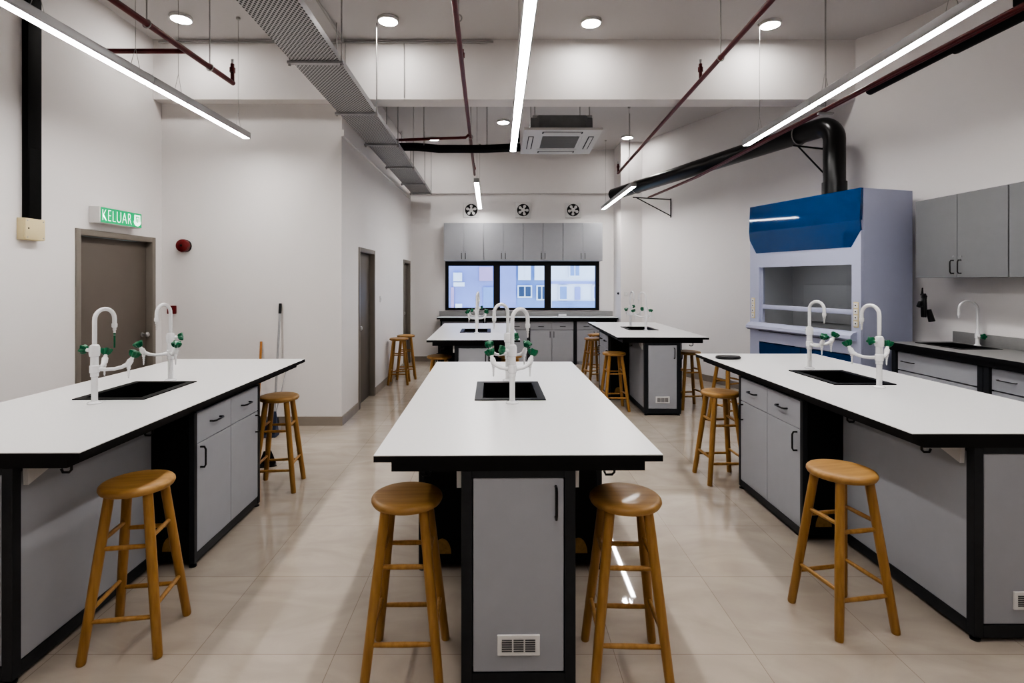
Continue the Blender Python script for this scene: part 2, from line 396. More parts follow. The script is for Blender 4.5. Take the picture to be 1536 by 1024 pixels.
TT = .93
def lab_table(label, x, y, rot, W, L, sw, c0, c1, sc, grp='laboratory island tables', scx=0.0):
    """island bench: top over a narrow spine cupboard with a wide drawer unit in the middle. sc = sink centre along the table"""
    t = thing('laboratory_table', label, 'table', (x,y,0), rot, grp)
    hw = W/2; s = sw/2; wf = hw-.05
    zA = .862
    # top
    so = (scx-.178, sc-.25, scx+.178, sc+.25)
    MB().frame((-hw,0,hw,L), so, .903, TT-.0035, 1, 1).frame((-hw,0,hw,L), so, TT-.0035, TT, 0, 0).build('tabletop', [M['lam'], M['black']], t)
    ap = MB()
    ai, af, at = .065, .018, .03
    ap.box(-hw+ai, af, zA, hw-ai, af+at, .903); ap.box(-hw+ai, L-af-at, zA, hw-ai, L-af, .903)
    ap.box(-hw+ai, af+at, zA, -hw+ai+at, L-af-at, .903); ap.box(hw-ai-at, af+at, zA, hw-ai, L-af-at, .903)
    ap.build('apron', M['black'], t)
    pw = .042
    # posts of the spine and of the wide unit
    s2 = .11
    for v, h_ in ((.02, s), (L-.02-pw, s2)):
        for u in (-h_, h_-pw):
            MB().box(u, v, .02, u+pw, v+pw, zA, .002, seg=1).build('post', M['blackm'], t)
    for u in (-wf, wf-.03):
        for v in (c0, c1-.03):
            MB().box(u, v, .02, u+.03, v+.03, zA, .002, seg=1).build('post', M['blackm'], t)
    # rails
    for z0, z1 in ((.02,.075),(.835,zA)):
        for v0, h_ in ((.02, s), (L-.02-pw, s2)): MB().box(-h_+pw, v0+.001, z0, h_-pw, v0+pw-.001, z1).build('rail', M['blackm'], t)
        for a, b, h_ in ((.02+pw, c0, s), (c1, L-.02-pw, s2)):
            for u in (-h_, h_-pw): MB().box(u+.001, a, z0, u+pw-.001, b, z1).build('rail', M['blackm'], t)
    for a, b, h_ in ((.02+pw, c0, s), (c1, L-.02-pw, s2)):
        for sg in (-1, 1):
            front_panel(MB(), 'x', sg*(h_-.006), a+.001, b-.001, .076, .834, .018, sg).build('side_panel', M['grey'], t)
    # end cupboard door with handle and ventilation grille
    d = front_panel(MB(), 'y', .024, -s+pw+.004, s-pw-.004, .079, .832, .018, -1).build('cupboard_door', M['grey'], t)
    pull(MB(), (s-pw-.035,.024,.68), (s-pw-.035,.024,.80), (0,-1,0), .0055).build('handle', M['handle'], d)
    g = MB(); gx0, gx1, gz0, gz1 = -.083, .083, .145, .225
    g.box(gx0, .0165, gz0, gx1, .024, gz1, .002, seg=1)
    gv = g.build('vent_grille', M['plast'], d)
    g = MB()
    cw = (gx1-gx0-.03)/3
    for i in range(3):
        for k in range(6):
            xx = gx0+.015+i*cw
            g.box(xx+.003, .0150, gz0+.016+k*.0085, xx+cw-.003, .0168, gz0+.0205+k*.0085)
    o = g.build('vent_slots', M['slot'], d)
    front_panel(MB(), 'y', L-.024, -s2+pw+.004, s2-pw-.004, .079, .832, .018, 1).build('end_panel', M['grey'], t)
    # wide unit: black boards facing the knee spaces
    for v0, v1, h_ in ((c0+.004,c0+.022,s),(c1-.022,c1-.004,s2)):
        for sg in (-1, 1):
            u0, u1 = sorted((sg*(h_+.001), sg*(wf-.031)))
            MB().box(u0, v0, .04, u1, v1, zA-.002).build('divider_board', M['board'], t)
    MB().box(-wf+.031, c0+.031, .04, wf-.031, c1-.031, .058).build('bottom_board', M['board'], t)
    # rounded tan cut-out low on the front boards
    for sg in (-1, 1):
        a = MB(); cxx = sg*(wf-.13)
        a.prism([(cxx+.05*math.cos(k*PI/10), c0+.0005, .09+.085*math.sin(k*PI/10)) for k in range(11)], (0,.004,0))
        tag(a.build('access_hole', M['tan'], t), 'tan rounded cut-out')
    n = 2; w = (c1-c0-.06)/n
    for sg in (-1, 1):
        for k in range(n):
            a, b = c0+.03+k*w+.002, c0+.03+(k+1)*w-.002
            q = front_panel(MB(), 'x', sg*(wf-.002), a, b, .682, .855, .018, sg).build('drawer', M['grey'], t)
            m_ = (a+b)/2
            pull(MB(), (sg*(wf-.002),m_-.055,.775), (sg*(wf-.002),m_+.055,.775), (sg,0,0), .0055).build('handle', M['handle'], q)
            q = front_panel(MB(), 'x', sg*(wf-.002), a, b, .072, .678, .018, sg).build('door', M['grey'], t)
            hv = a+.035
            if k == 1: hv = b-.035
            pull(MB(), (sg*(wf-.002),hv,.54), (sg*(wf-.002),hv,.655), (sg,0,0), .0055).build('handle', M['handle'], q)
        u0, u1 = sorted((sg*(wf-.004), sg*(wf-.02)))
        MB().box(u0, c0+.03, .02, u1, c1-.03, .068).build('plinth', M['blackm'], t)
    # adjustable feet
    for sg in (-1, 1):
        for u, v in ((sg*(s-.022),.042),(sg*(s2-.022),L-.042),(sg*(wf-.018),c0+.018),(sg*(wf-.018),c1-.018)):
            MB().lathe([(0,0),(.02,0),(.02,.008),(.008,.012),(.008,.02),(0,.02)], 14).build('foot', M['handle'], t, (u,v,0))
    # hooks and white gussets under the overhang
    for sg in (-1, 1):
        for v in (.10, .62):
            hx = sg*(s+.17)
            MB().tube([(hx,v,zA+.001),(hx,v,zA-.035),(hx-sg*.01,v,zA-.045),(hx-sg*.035,v,zA-.045),(hx-sg*.042,v,zA-.03)], .005, 8).build('hook', M['handle'], t)
        a = MB(); u_ = sg*(s+.001)
        a.prism([(u_,.065,zA-.001),(u_,.23,zA-.001),(u_,.19,zA-.045),(u_,.07,zA-.085)], (sg*.02,0,0))
        tag(a.build('gusset', M['plast'], t), 'white triangular support bracket')
    return t

TABLES = [
    ('white topped black edged laboratory table nearest the camera in the middle', .080, 2.053, .012, 1.115, 2.37, .445, .90, 1.75, 1.20),
    ('white topped laboratory table along the left wall in front of the exit door', -2.184, 2.078, .010, 1.10, 2.50, .54, .89, 1.73, 1.19),
    ('white topped laboratory table at front right, with the dark pad on its corner', 2.364, 2.341, 0, 1.09, 2.57, .51, .93, 1.80, 1.36),
    ('smaller looking white laboratory table in the middle distance before the back window', -.279, 6.04, .016, 1.06, 2.40, .43, .83, 1.60, 1.12),
    ('white laboratory table at back right between three wooden stools', 1.957, 6.32, -.018, 1.08, 2.30, .43, .83, 1.55, 1.17),
]
tabs = [lab_table(*a) for a in TABLES]

def on_table(i, u, v, z=TT):
    _, x, y, r = TABLES[i][:4]
    return (x+u*math.cos(r)-v*math.sin(r), y+u*math.sin(r)+v*math.cos(r), z)

# sinks
def make_sink():
    t = thing('laboratory_sink', 'sink', 'sink')
    a, b = .20, .27; ia, ib = .155, .225
    MB().frame((-a,-b,a,b), (-ia,-ib,ia,ib), .0005, .006).build('rim', M['sink'], t)
    bm_ = MB()
    zb = -.17
    o = [(-ia,-ib),(ia,-ib),(ia,ib),(-ia,ib)]; i2 = [(-ia+.02,-ib+.02),(ia-.02,-ib+.02),(ia-.02,ib-.02),(-ia+.02,ib-.02)]
    for k in range(4):
        l = (k+1) % 4
        bm_.quad([(*o[l],.004),(*o[k],.004),(*i2[k],zb),(*i2[l],zb)])
        oo = [(x*1.02,y*1.02) for x,y in o]
        bm_.quad([(*oo[k],.001),(*oo[l],.001),(*[c*1.05 for c in i2[l]],zb-.006),(*[c*1.05 for c in i2[k]],zb-.006)])
    bm_.quad([(*p,zb) for p in i2]); bm_.quad([(p[0]*1.05,p[1]*1.05,zb-.006) for p in i2[::-1]])
    bm_.build('basin', M['sink'], t)
    MB().lathe([(0,0),(.03,0),(.032,.003),(.02,.002),(0,.0015)], 20).build('drain', M['steel'], t, (0,0,zb+.001))
    return t
sink0 = make_sink()
SL = ['black sink sunk in the middle front table', 'black sink sunk in the left table before the exit door', 'black sink sunk in the front right table beside the fume hood',
      'small looking black sink in the table before the back window', 'black sink in the back right table']
for i in range(5):
    s = sink0 if i == 0 else copy_tree(sink0)
    s.location = on_table(i, 0, TABLES[i][9]); s.rotation_euler = (0,0,TABLES[i][3])
    tag(s, SL[i], group='table sinks')

# faucets
def knob_bm(r=.0265, h=.037, lobes=5):
    a = MB(); n = 40
    prof = [(.5,0),(.72,.12),(.9,.4),(1.02,.72),(.98,.9),(.6,1.0)]
    rings = []
    for f, z in prof:
        rings.append([a.bm.verts.new((f*r*(1+.2*math.cos(lobes*2*PI*k/n))*math.cos(2*PI*k/n), f*r*(1+.2*math.cos(lobes*2*PI*k/n))*math.sin(2*PI*k/n), z*h)) for k in range(n)])
    for A, B in zip(rings, rings[1:]):
        for k in range(n): a.bm.faces.new((A[k],A[(k+1)%n],B[(k+1)%n],B[k]))
    a.bm.faces.new(rings[0][::-1]); a.bm.faces.new(rings[-1])
    return a
def make_faucet():
    t = thing('laboratory_faucet', 'faucet', 'faucet')
    MB().lathe([(0,0),(.034,0),(.035,.004),(.030,.009),(.018,.013),(.0155,.02),(.0155,.145),(.020,.147),(.020,.165),(.024,.17),(.024,.205),(.020,.21),(.019,.255),
                (.024,.258),(.026,.27),(.026,.305),(.021,.318),(.014,.322),(0,.322)], 24).build('column', M['white'], t)
    for sg in (-1, 1):
        a = MB()
        a.tube([(0,.018,.186),(0,.05,.182),(0,.09,.182),(0,.125,.190),(0,.15,.204)], [.012,.010,.010,.011,.013], 12)
        a.lathe([(0,-.02),(.012,-.02),(.016,-.012),(.016,.014),(.011,.022),(.009,.034),(0,.034)], 16, Matrix.Translation((0,.158,.212)) @ Matrix.Rotation(R(-28),4,'X'))
        arm = a.build('tap_arm', M['white'], t, rot=(0,0,sg*R(42)))
        MB().lathe([(0,0),(.010,0),(.010,-.018),(.006,-.022),(.0075,-.03),(.005,-.036),(.0062,-.044),(.0042,-.05),(.0052,-.058),(.003,-.072),(0,-.072)], 14, Matrix.Translation((0,.155,.197))).build('nozzle', M['white'], arm)
        k = knob_bm().build('handle', M['green'], arm, (0,.174,.243), (R(-28),0,0))
    v = MB(); v.cyl((0,0,.285),(.045,0,.292),.012,.010,14)
    va = v.build('spout_valve', M['white'], t, rot=(0,0,R(200)))
    knob_bm(.024,.03).build('handle', M['green'], va, (.044,0,.292), (0,R(80),0))
    rr = .058; pts = [(0,0,.322),(0,0,.38),(0,0,.45)]
    for k in range(1, 13):
        th = PI-PI*k/12
        pts.append((0, rr+rr*math.cos(th), .455+rr*math.sin(th)))
    pts.append((0,2*rr,.425))
    n = MB().tube(pts, .0115, 14)
    n.lathe([(0,.43),(.0125,.43),(.0145,.425),(.0145,.41),(.012,.404),(0,.404)], 16, Matrix.Translation((0,2*rr,0)))
    nk = n.build('spout', M['white'], t)
    MB().lathe([(0,.405),(.009,.405),(.009,.39),(.0055,.386),(.007,.378),(.0045,.372),(.0055,.362),(.003,.35),(0,.35)], 12, Matrix.Translation((0,2*rr,0))).build('spout_tip', M['plast'], nk)
    return t
fau0 = make_faucet()
# table, world x, y, heading(deg from +y, ccw), spout turn (relative to heading), label
FA = [
    (0, .078, 2.920, 0, -50, 'white lab faucet at the near end of the middle front sink'),
    (0, .066, 3.58, 180, -52, 'white lab faucet at the far end of the middle front sink'),
    (1, -2.205, 2.915, -22, 8, 'white lab faucet with green hose tip, near end of the left table sink'),
    (1, -2.195, 3.575, 180, -10, 'white lab faucet at far end of the left table sink, before the red wall plate'),
    (2, 2.395, 3.350, -8, 26, 'white lab faucet at the near end of the front right table sink'),
    (2, 2.38, 4.075, 222, -18, 'white lab faucet at the far end of the front right table sink'),
    (3, -.275, 6.830, 0, -14, 'small looking white lab faucet, near one on the table by the window'),
    (3, -.285, 7.470, 180, 10, 'small looking white lab faucet, farther one on the table by the window'),
    (4, 1.985, 7.165, 6, 30, 'white lab faucet nearer the camera on the back right table'),
    (4, 1.935, 7.800, 190, 0, 'white lab faucet farther from the camera on the back right table'),
]
for i, (ti, x, y, hd, sp, lb) in enumerate(FA):
    o = fau0 if i == 0 else copy_tree(fau0)
    o.location = (x, y, TT+.0005); o.rotation_euler = (0,0,R(hd))
    tag(o, lb, group='gooseneck lab faucets on the tables')
    for c in o.children:
        if c.name.startswith('spout') and not c.name.startswith('spout_'):
            c.rotation_euler = (0,0,R(sp))
            if i == 2:
                h = MB().cyl((0,.116,.375),(0,.116,.29),.0055,.005,10)
                tag(h.build('hose', M['green'], c), 'green rubber hose end')

# ------------------------------------------------------------------ stools
def make_stool():
    t = thing('wooden_stool', 'stool', 'stool')
    sr = .1475; z1 = .71
    MB().lathe([(0,z1-.036),(sr-.02,z1-.036),(sr-.006,z1-.031),(sr,z1-.02),(sr-.001,z1-.011),(sr-.007,z1-.004),(sr-.018,z1-.0005),(.08,z1-.002),(0,z1-.003)], 48).build('seat', M['seat'], t)
    top, bot, zt = .076, .148, z1-.034
    def at(sx, sy, z):
        k = bot+(top-bot)*z/zt
        return Vector((sx*k, sy*k, z))
    for sx in (-1,1):
        for sy in (-1,1):
            MB().tube([at(sx,sy,0),at(sx,sy,.008),at(sx,sy,.35),at(sx,sy,zt+.002)], [.0165,.0185,.0205,.020], 18).build('leg', M['wood'], t)
    def rung(a, b):
        m_ = (a+b)/2
        MB().tube([a, a+(b-a)*.15, m_, a+(b-a)*.85, b], [.008,.0095,.0105,.0095,.008], 12).build('rung', M['wood'], t)
    for z, zz in ((.165,.205),(.455,.487)):
        for sy in (-1,1): rung(at(-1,sy,z), at(1,sy,z))
        for sx in (-1,1): rung(at(sx,-1,zz), at(sx,1,zz))
    return t
st0 = make_stool()
ST = [
    (-1.615, 2.39, 9, 'wooden stool in front of the left table, by its open knee space'),
    (-.380, 2.235, 1, 'wooden stool at the left side of the middle front table end'),
    (.530, 2.225, -2, 'wooden stool at the right side of the middle front table end, by a floor reflection'),
    (1.635, 2.54, 10, 'wooden stool at the knee space of the front right table'),
    (-1.705, 4.155, 6, 'wooden stool at the far end of the left table, before the brooms'),
    (1.795, 4.315, 2, 'wooden stool standing past the drawers at the far end of the front right table'),
    (2.60, 6.03, 20, 'wooden stool mostly hidden behind the far end of the front right table'),
    (1.45, 6.66, 2, 'wooden stool at the left knee space of the back right table'),
    (2.415, 6.76, 6, 'wooden stool on the right side of the back right table'),
    (1.50, 8.35, 18, 'wooden stool past the drawers on the left of the back right table'),
    (1.66, 9.0, 8, 'wooden stool half hidden between the back right table and the back bench'),
    (-.70, 6.37, 3, 'wooden stool at the left end of the table before the back window'),
    (.145, 6.45, 4, 'wooden stool hidden behind the middle faucets, right of the window table'),
    (-1.545, 8.32, 4, 'front one of two wooden stools against the hall wall between the doors'),
    (-1.515, 8.78, 12, 'rear one of two wooden stools against the hall wall, partly hidden'),
]
for i, (x, y, r, lb) in enumerate(ST):
    o = st0 if i == 0 else copy_tree(st0)
    o.location = (x,y,0); o.rotation_euler = (0,0,R(r)); tag(o, lb, group='round wooden lab stools')

# dark pad added in place of a blurred dark patch on the right table
p = MB().lathe([(0,0),(.085,0),(.10,.006),(.10,.014),(.092,.022),(.05,.026),(0,.027)], 40)
for v in p.bm.verts: v.co.x *= 1.05; v.co.y *= .8
tag(p.build('patch_disc', M['handle'], loc=(1.985,4.60,TT+.0005)), 'flat dark round pad added for a dark blur on the front right table', 'disc')

# ------------------------------------------------------------------ back bench and wall cabinets
BT = .90
bench = thing('back_worktop', 'long white worktop with black edge running under the back window', 'worktop', (0,10.12,0))
bx0, bx1 = -1.164, 2.285
MB().box(bx0,0,BT-.03,bx1,.475,BT-.004,mi=1).box(bx0,0,BT-.004,bx1,.475,BT,mi=0).build('top', [M['lam'],M['black']], bench)
MB().box(bx0,.455,BT+.0005,bx1-.01,.475,BT+.10,.002).build('backsplash', M['lamg'], bench)
MB().box(bx0+.06,.03,BT-.07,bx1-.02,.06,BT-.0305).build('apron', M['black'], bench)
def base_unit(label, x0, x1, y0, y1, zt, grp, cat='cabinet', gap=False):
    w = x1-x0
    t = thing('base_cabinet', label, cat, (x0,y0,0), 0, grp)
    d = y1-y0
    c = MB().box(0,.022,.06,.016,d,zt).box(w-.016,.022,.06,w,d,zt).box(.016,.022,.06,w-.016,d,.078).box(.016,d-.012,.078,w-.016,d,zt).box(.016,.022,zt-.016,w-.016,d-.012,zt)
    c.build('carcass', M['grey'], t)
    for a in (0, w-.028): MB().box(a,-.008,0,a+.028,.02,zt).build('post', M['blackm'], t)
    MB().box(.03,.03,0,w-.03,.045,.06).build('plinth', M['grey'], t)
    h = (w-.06)/2
    for k in range(2):
        a = .03+k*h+.002; b = a+h-.004
        if gap and k == 1:
            MB().box(a,.006,zt-.07,b,.02,zt-.008).build('gap_board', M['dark'], t)
            q = MB().box(a,.002,zt-.16,b,.02,zt-.075,.0015,seg=1).build('drawer', M['grey'], t)
        else:
            q = MB().box(a,.002,zt-.16,b,.02,zt-.008,.0015,seg=1).build('drawer', M['grey'], t)
        m_ = (a+b)/2
        pull(MB(), (m_-.05,.002,zt-.1), (m_+.05,.002,zt-.1), (0,-1,0), .005, .02).build('handle', M['handle'], q)
        q = MB().box(a,.002,.064,b,.02,zt-.168,.0015,seg=1).build('door', M['grey'], t)
        hx = b-.035 if k == 0 else a+.035
        pull(MB(), (hx,.002,zt-.31), (hx,.002,zt-.2), (0,-1,0), .005, .025).build('handle', M['handle'], q)
    return t
ux = [-1.10, -.25, .585, 1.475, 2.265]
BL = ['grey base cabinet under the back worktop, leftmost, behind the window table', 'grey base cabinet under the back worktop, second from the left', 'grey base cabinet with two full doors in view under the back worktop', 'grey base cabinet with a dark drawer gap, rightmost under the back worktop']
for i in range(4):
    base_unit(BL[i], ux[i]+.001, ux[i+1]-.001, 10.19, 10.58, BT-.072, 'base cabinets under the back worktop', gap=(i == 3))
tag(MB().box(1.16,10.30,BT+.0005,1.33,10.42,BT+.012,.002).box(1.18,10.36,BT+.012,1.33,10.42,BT+.055,.004).build('white_box', M['white']), 'small white box lying on the back worktop below the right window pane', 'box')

def wall_unit(label, w, d, h, grp, m, loc, rz):
    """two-door wall cabinet; local x along the front, y into the wall"""
    t = thing('wall_cabinet', label, 'cabinet', loc, rz, grp)
    MB().box(.0,.02,0,w,d,h).build('carcass', m, t)
    for k in range(2):
        a = k*w/2+.002; b = (k+1)*w/2-.002
        q = MB().box(a,0,.0,b,.0195,h,.0015,seg=1).build('door', m, t)
        hx = b-.035 if k == 0 else a+.035
        pull(MB(), (hx,0,.035), (hx,0,.145), (0,-1,0), .0055).build('handle', M['handle'], q)
        MB().lathe([(0,0),(.009,0),(.009,.004),(0,.005)], 12, Matrix.Translation((hx,0,.175)) @ Matrix.Rotation(R(90),4,'X')).build('lock', M['acgrey'], q)
    return t
cw = (2.008+1.04)/4
WL = ['leftmost of the four', 'second from the left of the four', 'third from the left of the four', 'rightmost of the four']
for i in range(4):
    wall_unit('grey two-door wall cabinet above the back window, '+WL[i], cw-.003, .375, .725, 'wall cabinets above the window', M['greyw'], (-1.04+i*cw, 10.22, 1.985), 0)
RL = ['grey two-door wall cabinet on the right wall, nearest the fume hood', 'grey wall cabinet on the right wall, cut by the picture edge', ]
for i in range(2):
    wall_unit(RL[i], .895, .32, .70, 'wall cabinets on the right wall', M['greydim'], (3.85, 4.92-i*.90, 1.628), R(-90))

# exhaust fans
def make_fan():
    t = thing('exhaust_fan', 'fan', 'fan')
    MB().box(-.152,-.03,-.152,.152,0,.152,.006).build('frame', M['plast'], t)
    MB().lathe([(0,0),(.122,0),(.122,.004),(0,.004)], 36, Matrix.Translation((0,-.0302,0)) @ Matrix.Rotation(R(90),4,'X')).build('opening', M['dark'], t)
    MB().lathe([(0,0),(.04,0),(.04,.012),(.03,.018),(0,.018)], 24, Matrix.Translation((0,-.0345,0)) @ Matrix.Rotation(R(90),4,'X')).build('hub', M['plast'], t)
    for k in range(5):
        a = MB(); q = []
        for j in range(17):
            th = 2*PI*j/16
            q.append((.028*math.cos(th)*(1+.25*math.sin(th)), -.0355, .072+.036*math.sin(th)))
        a.prism(q[:-1], (0,-.005,0)); a.box(-.008,-.040,.03,.008,-.0355,.06)
        a.build('blade', M['plast'], t, rot=(0,k*2*PI/5,0))
    return t
fan0 = make_fan()
for i, (fx, lb) in enumerate(((-.53,'leftmost of three square exhaust fans above the wall cabinets'),(.50,'middle of three square exhaust fans above the wall cabinets'),(1.49,'rightmost of three square exhaust fans above the wall cabinets'))):
    o = fan0 if i == 0 else copy_tree(fan0)
    o.location = (fx, YB, 3.0); tag(o, lb, group='exhaust fans in the back wall')
    for c in o.children:
        if c.name.startswith('blade'): c.rotation_euler.y += i*.35

# ------------------------------------------------------------------ right wall counter
CT = 1.04
ct = thing('side_worktop', 'grey worktop with thick black edge and sink along the right wall', 'worktop', (0,0,0))
o = (3.60,1.6,XR-.004,4.93); hole = (3.79,4.36,4.09,4.80)
MB().frame(o, hole, CT-.03, CT-.003, 1, 1).frame(o, hole, CT-.003, CT, 0, 0).build('top', [M['lamg'],M['black']], ct)
MB().box(XR-.024,1.6,CT+.0005,XR-.004,4.90,CT+.10,.002).build('backsplash', M['lamg'], ct)
MB().box(3.612,1.6,CT-.075,3.64,4.925,CT-.0305).build('apron', M['black'], ct)
sk = thing('counter_sink', 'black sink sunk in the grey worktop along the right wall', 'sink', (3.94,4.58,CT))
MB().frame((-.17,-.24,.17,.24), (-.13,-.2,.13,.2), .0005, .004).build('rim', M['sink'], sk)
b = MB()
for x0,y0,x1,y1 in ((-.14,-.21,-.13,.21),(.13,-.21,.14,.21),(-.13,-.21,.13,-.2),(-.13,.2,.13,.21)): b.box(x0,y0,-.16,x1,y1,.0)
b.box(-.14,-.21,-.17,.14,.21,-.16)
b.build('basin', M['sink'], sk)
# swan-neck tap on the side counter
tp = thing('swan_neck_tap', 'slim white swan neck tap with one green handle behind the side counter sink', 'faucet', (4.135,4.60,CT+.0005), R(78))
MB().lathe([(0,0),(.028,0),(.028,.005),(.017,.012),(.015,.02),(.015,.06),(.019,.065),(.019,.10),(.014,.108),(.010,.15),(0,.15)], 20).build('column', M['white'], tp)
rr = .07; pts = [(0,0,.15),(0,0,.31)]
for k in range(1,13):
    th = PI-PI*k/12; pts.append((0, rr+rr*math.cos(th), .315+rr*math.sin(th)))
pts.append((0,2*rr,.28))
n = MB().tube(pts, .009, 12); n.lathe([(0,.285),(.011,.285),(.011,.262),(.006,.255),(.006,.235),(0,.235)], 14, Matrix.Translation((0,2*rr,0)))
n.build('spout', M['white'], tp)
v = MB().cyl((0,0,.08),(.0,-.06,.085),.012,.011,12).build('valve', M['white'], tp, rot=(0,0,R(-90)))
knob_bm(.022,.028).build('handle', M['green'], v, (0,-.058,.085), (R(90),0,0))
SLB = ['grey base cabinet under the side worktop, next to the fume hood', 'grey base cabinet under the side worktop, second from the fume hood', 'grey base cabinet under the side worktop, nearest the picture edge']
for i in range(3):
    y1 = 4.91-i*.925
    w = .92
    t = thing('base_cabinet', SLB[i], 'cabinet', (3.645, y1, 0), R(-90), 'base cabinets under the side worktop')
    zt = CT-.18 if False else CT-.078
    d = .50
    c = MB().box(0,.022,.06,.016,d,zt).box(w-.016,.022,.06,w,d,zt).box(.016,.022,.06,w-.016,d,.078).box(.016,d-.012,.078,w-.016,d,zt)
    c.build('carcass', M['grey'], t)
    for a in (0, w-.045): MB().box(a,-.02,0,a+.045,.02,zt).build('post', M['blackm'], t)
    MB().box(.05,.03,0,w-.05,.045,.06).build('plinth', M['blackm'], t)
    q = MB().box(.047,.0,zt-.165,w-.047,.02,zt-.006,.0015,seg=1).build('drawer', M['grey'], t)
    pull(MB(), (.10,0,zt-.085), (.24,0,zt-.085), (0,-1,0), .004, .02).build('handle', M['handle'], q)
    h = (w-.094)/2
    for k in range(2):
        a = .047+k*h+.001; bq = a+h-.002
        q = MB().box(a,0,.066,bq,.02,zt-.175,.0015,seg=1).build('door', M['grey'], t)
        hx = bq-.035 if k == 0 else a+.035
        pull(MB(), (hx,0,zt-.32), (hx,0,zt-.21), (0,-1,0), .005).build('handle', M['handle'], q)

# ------------------------------------------------------------------ fume hood
HW, HD, HH = 1.41, .62, 2.47
hd = thing('fume_hood', 'tall lavender grey fume hood with glossy blue top and sliding glass sash', 'fume hood', (3.02,6.34,0), math.atan2(-.96,.28))
ox0, ox1, oz0, oz1 = .14, 1.315, 1.11, 1.755
b = MB()
b.box(HW-.03,.002,0,HW,HD,HH)                      # right side
b.box(0,.002,0,.03,HD,HH)                          # left side
b.box(.03,HD-.02,0,HW-.03,HD,HH)                   # back
b.box(.03,.03,HH-.02,HW-.03,HD-.02,HH)             # top
b.build('casing', M['hood'], hd)
fr = MB()
fr.box(.0,-.028,.0,ox0,.0,2.07).box(ox1,-.028,.0,HW,.0,2.07)
fr.box(ox0,-.028,oz1,ox1,.0,1.93)
fr.box(ox0,-.028,.90,ox1,.0,1.02)
fr.prism([(0,-.028,2.07),(.115,-.028,1.92),(.14,-.028,1.92),(.14,0,1.92),(0,0,2.07)], (0,0,.001)) if False else None
fr.build('front_frame', M['hood'], hd)
# blue fascia, slightly kinked, lower corners cut off
fa = MB()
yk = -.045
up = [(0,yk+.016,HH),(HW,yk+.016,HH),(HW,yk,2.17),(0,yk,2.17)]
lo = [(0,yk,2.17),(HW,yk,2.17),(HW,yk+.012,2.075),(HW-.10,yk+.014,1.92),(.10,yk+.014,1.92),(0,yk+.012,2.075)]
fa.prism(up, (0,.03,0)); fa.prism(lo, (0,.016,0))
fa.build('blue_fascia', M['blue'], hd)
# chamber
ch = MB()
ch.box(.10,.0,1.04,.115,.50,1.84).box(1.335,.0,1.04,1.35,.50,1.84).box(.115,.485,1.04,1.335,.50,1.84).box(.115,.03,1.82,1.335,.485,1.84)
ch.build('chamber', M['hoodin'], hd)
bf = MB().box(.30,.455,1.14,1.25,.46,1.55,.002); bf.build('baffle', M['hoodin'], hd)
MB().box(.40,.10,1.80,1.05,.18,1.819).build('chamber_fill_glow', M['hoodfill'], hd)  # added glowing strip, put in to brighten the chamber
MB().box(.115,.005,1.04,1.335,.485,1.075).build('work_surface', M['hoodb'], hd)
# rounded sill
pr = []
for y, z in ((-.03,1.03),(-.085,1.035),(-.11,1.055),(-.105,1.085),(-.07,1.112),(-.02,1.12),(-.0005,1.12),(-.0005,1.03)): pr.append((.02,y,z))
MB().prism(pr, (HW-.06,0,0)).build('sill', M['hood'], hd)
# sash: glass pane with a grip bar
sa = MB().box(ox0+.004,.012,1.30,ox1-.004,.018,1.80).build('sash_glass', M['sash'], hd)
MB().box(ox0+.002,.004,1.275,ox1-.002,.03,1.325,.006).build('grip_bar', M['hood'], sa)
tr = MB().box(ox0,.001,1.12,ox0+.022,.034,oz1).box(ox1-.022,.001,1.12,ox1,.034,oz1)
tr.build('sash_track', M['hood'], hd)
# lower cupboard
for k in range(2):
    a = ox0+.005+k*(ox1-ox0)/2; c = a+(ox1-ox0)/2-.01
    q = MB().box(a,-.026,.12,c,-.002,.89,.002,seg=1).build('lower_door', M['blue'], hd)
    hx = c-.05 if k == 0 else a+.05
    pull(MB(), (hx,-.026,.66), (hx,-.026,.80), (0,-1,0), .006).build('handle', M['handle'], q)
MB().box(ox0,-.02,0,ox1,0,.115).build('plinth', M['hood'], hd)
for xx in (.055, HW-.045):
    q = MB().box(xx-.026,-.037,1.16,xx+.026,-.0285,1.40,.003).build('switch_panel', M['cream'], hd)
    s_ = MB()
    for k in range(4): s_.box(xx-.019,-.041,1.172+k*.057,xx+.019,-.037,1.218+k*.057,.002)
    s_.build('socket', M['plast'], q)
    for k in range(4):
        MB().box(xx-.005,-.0425,1.19+k*.057,xx+.005,-.0408,1.202+k*.057).build('socket_slot', M['dark'], q)

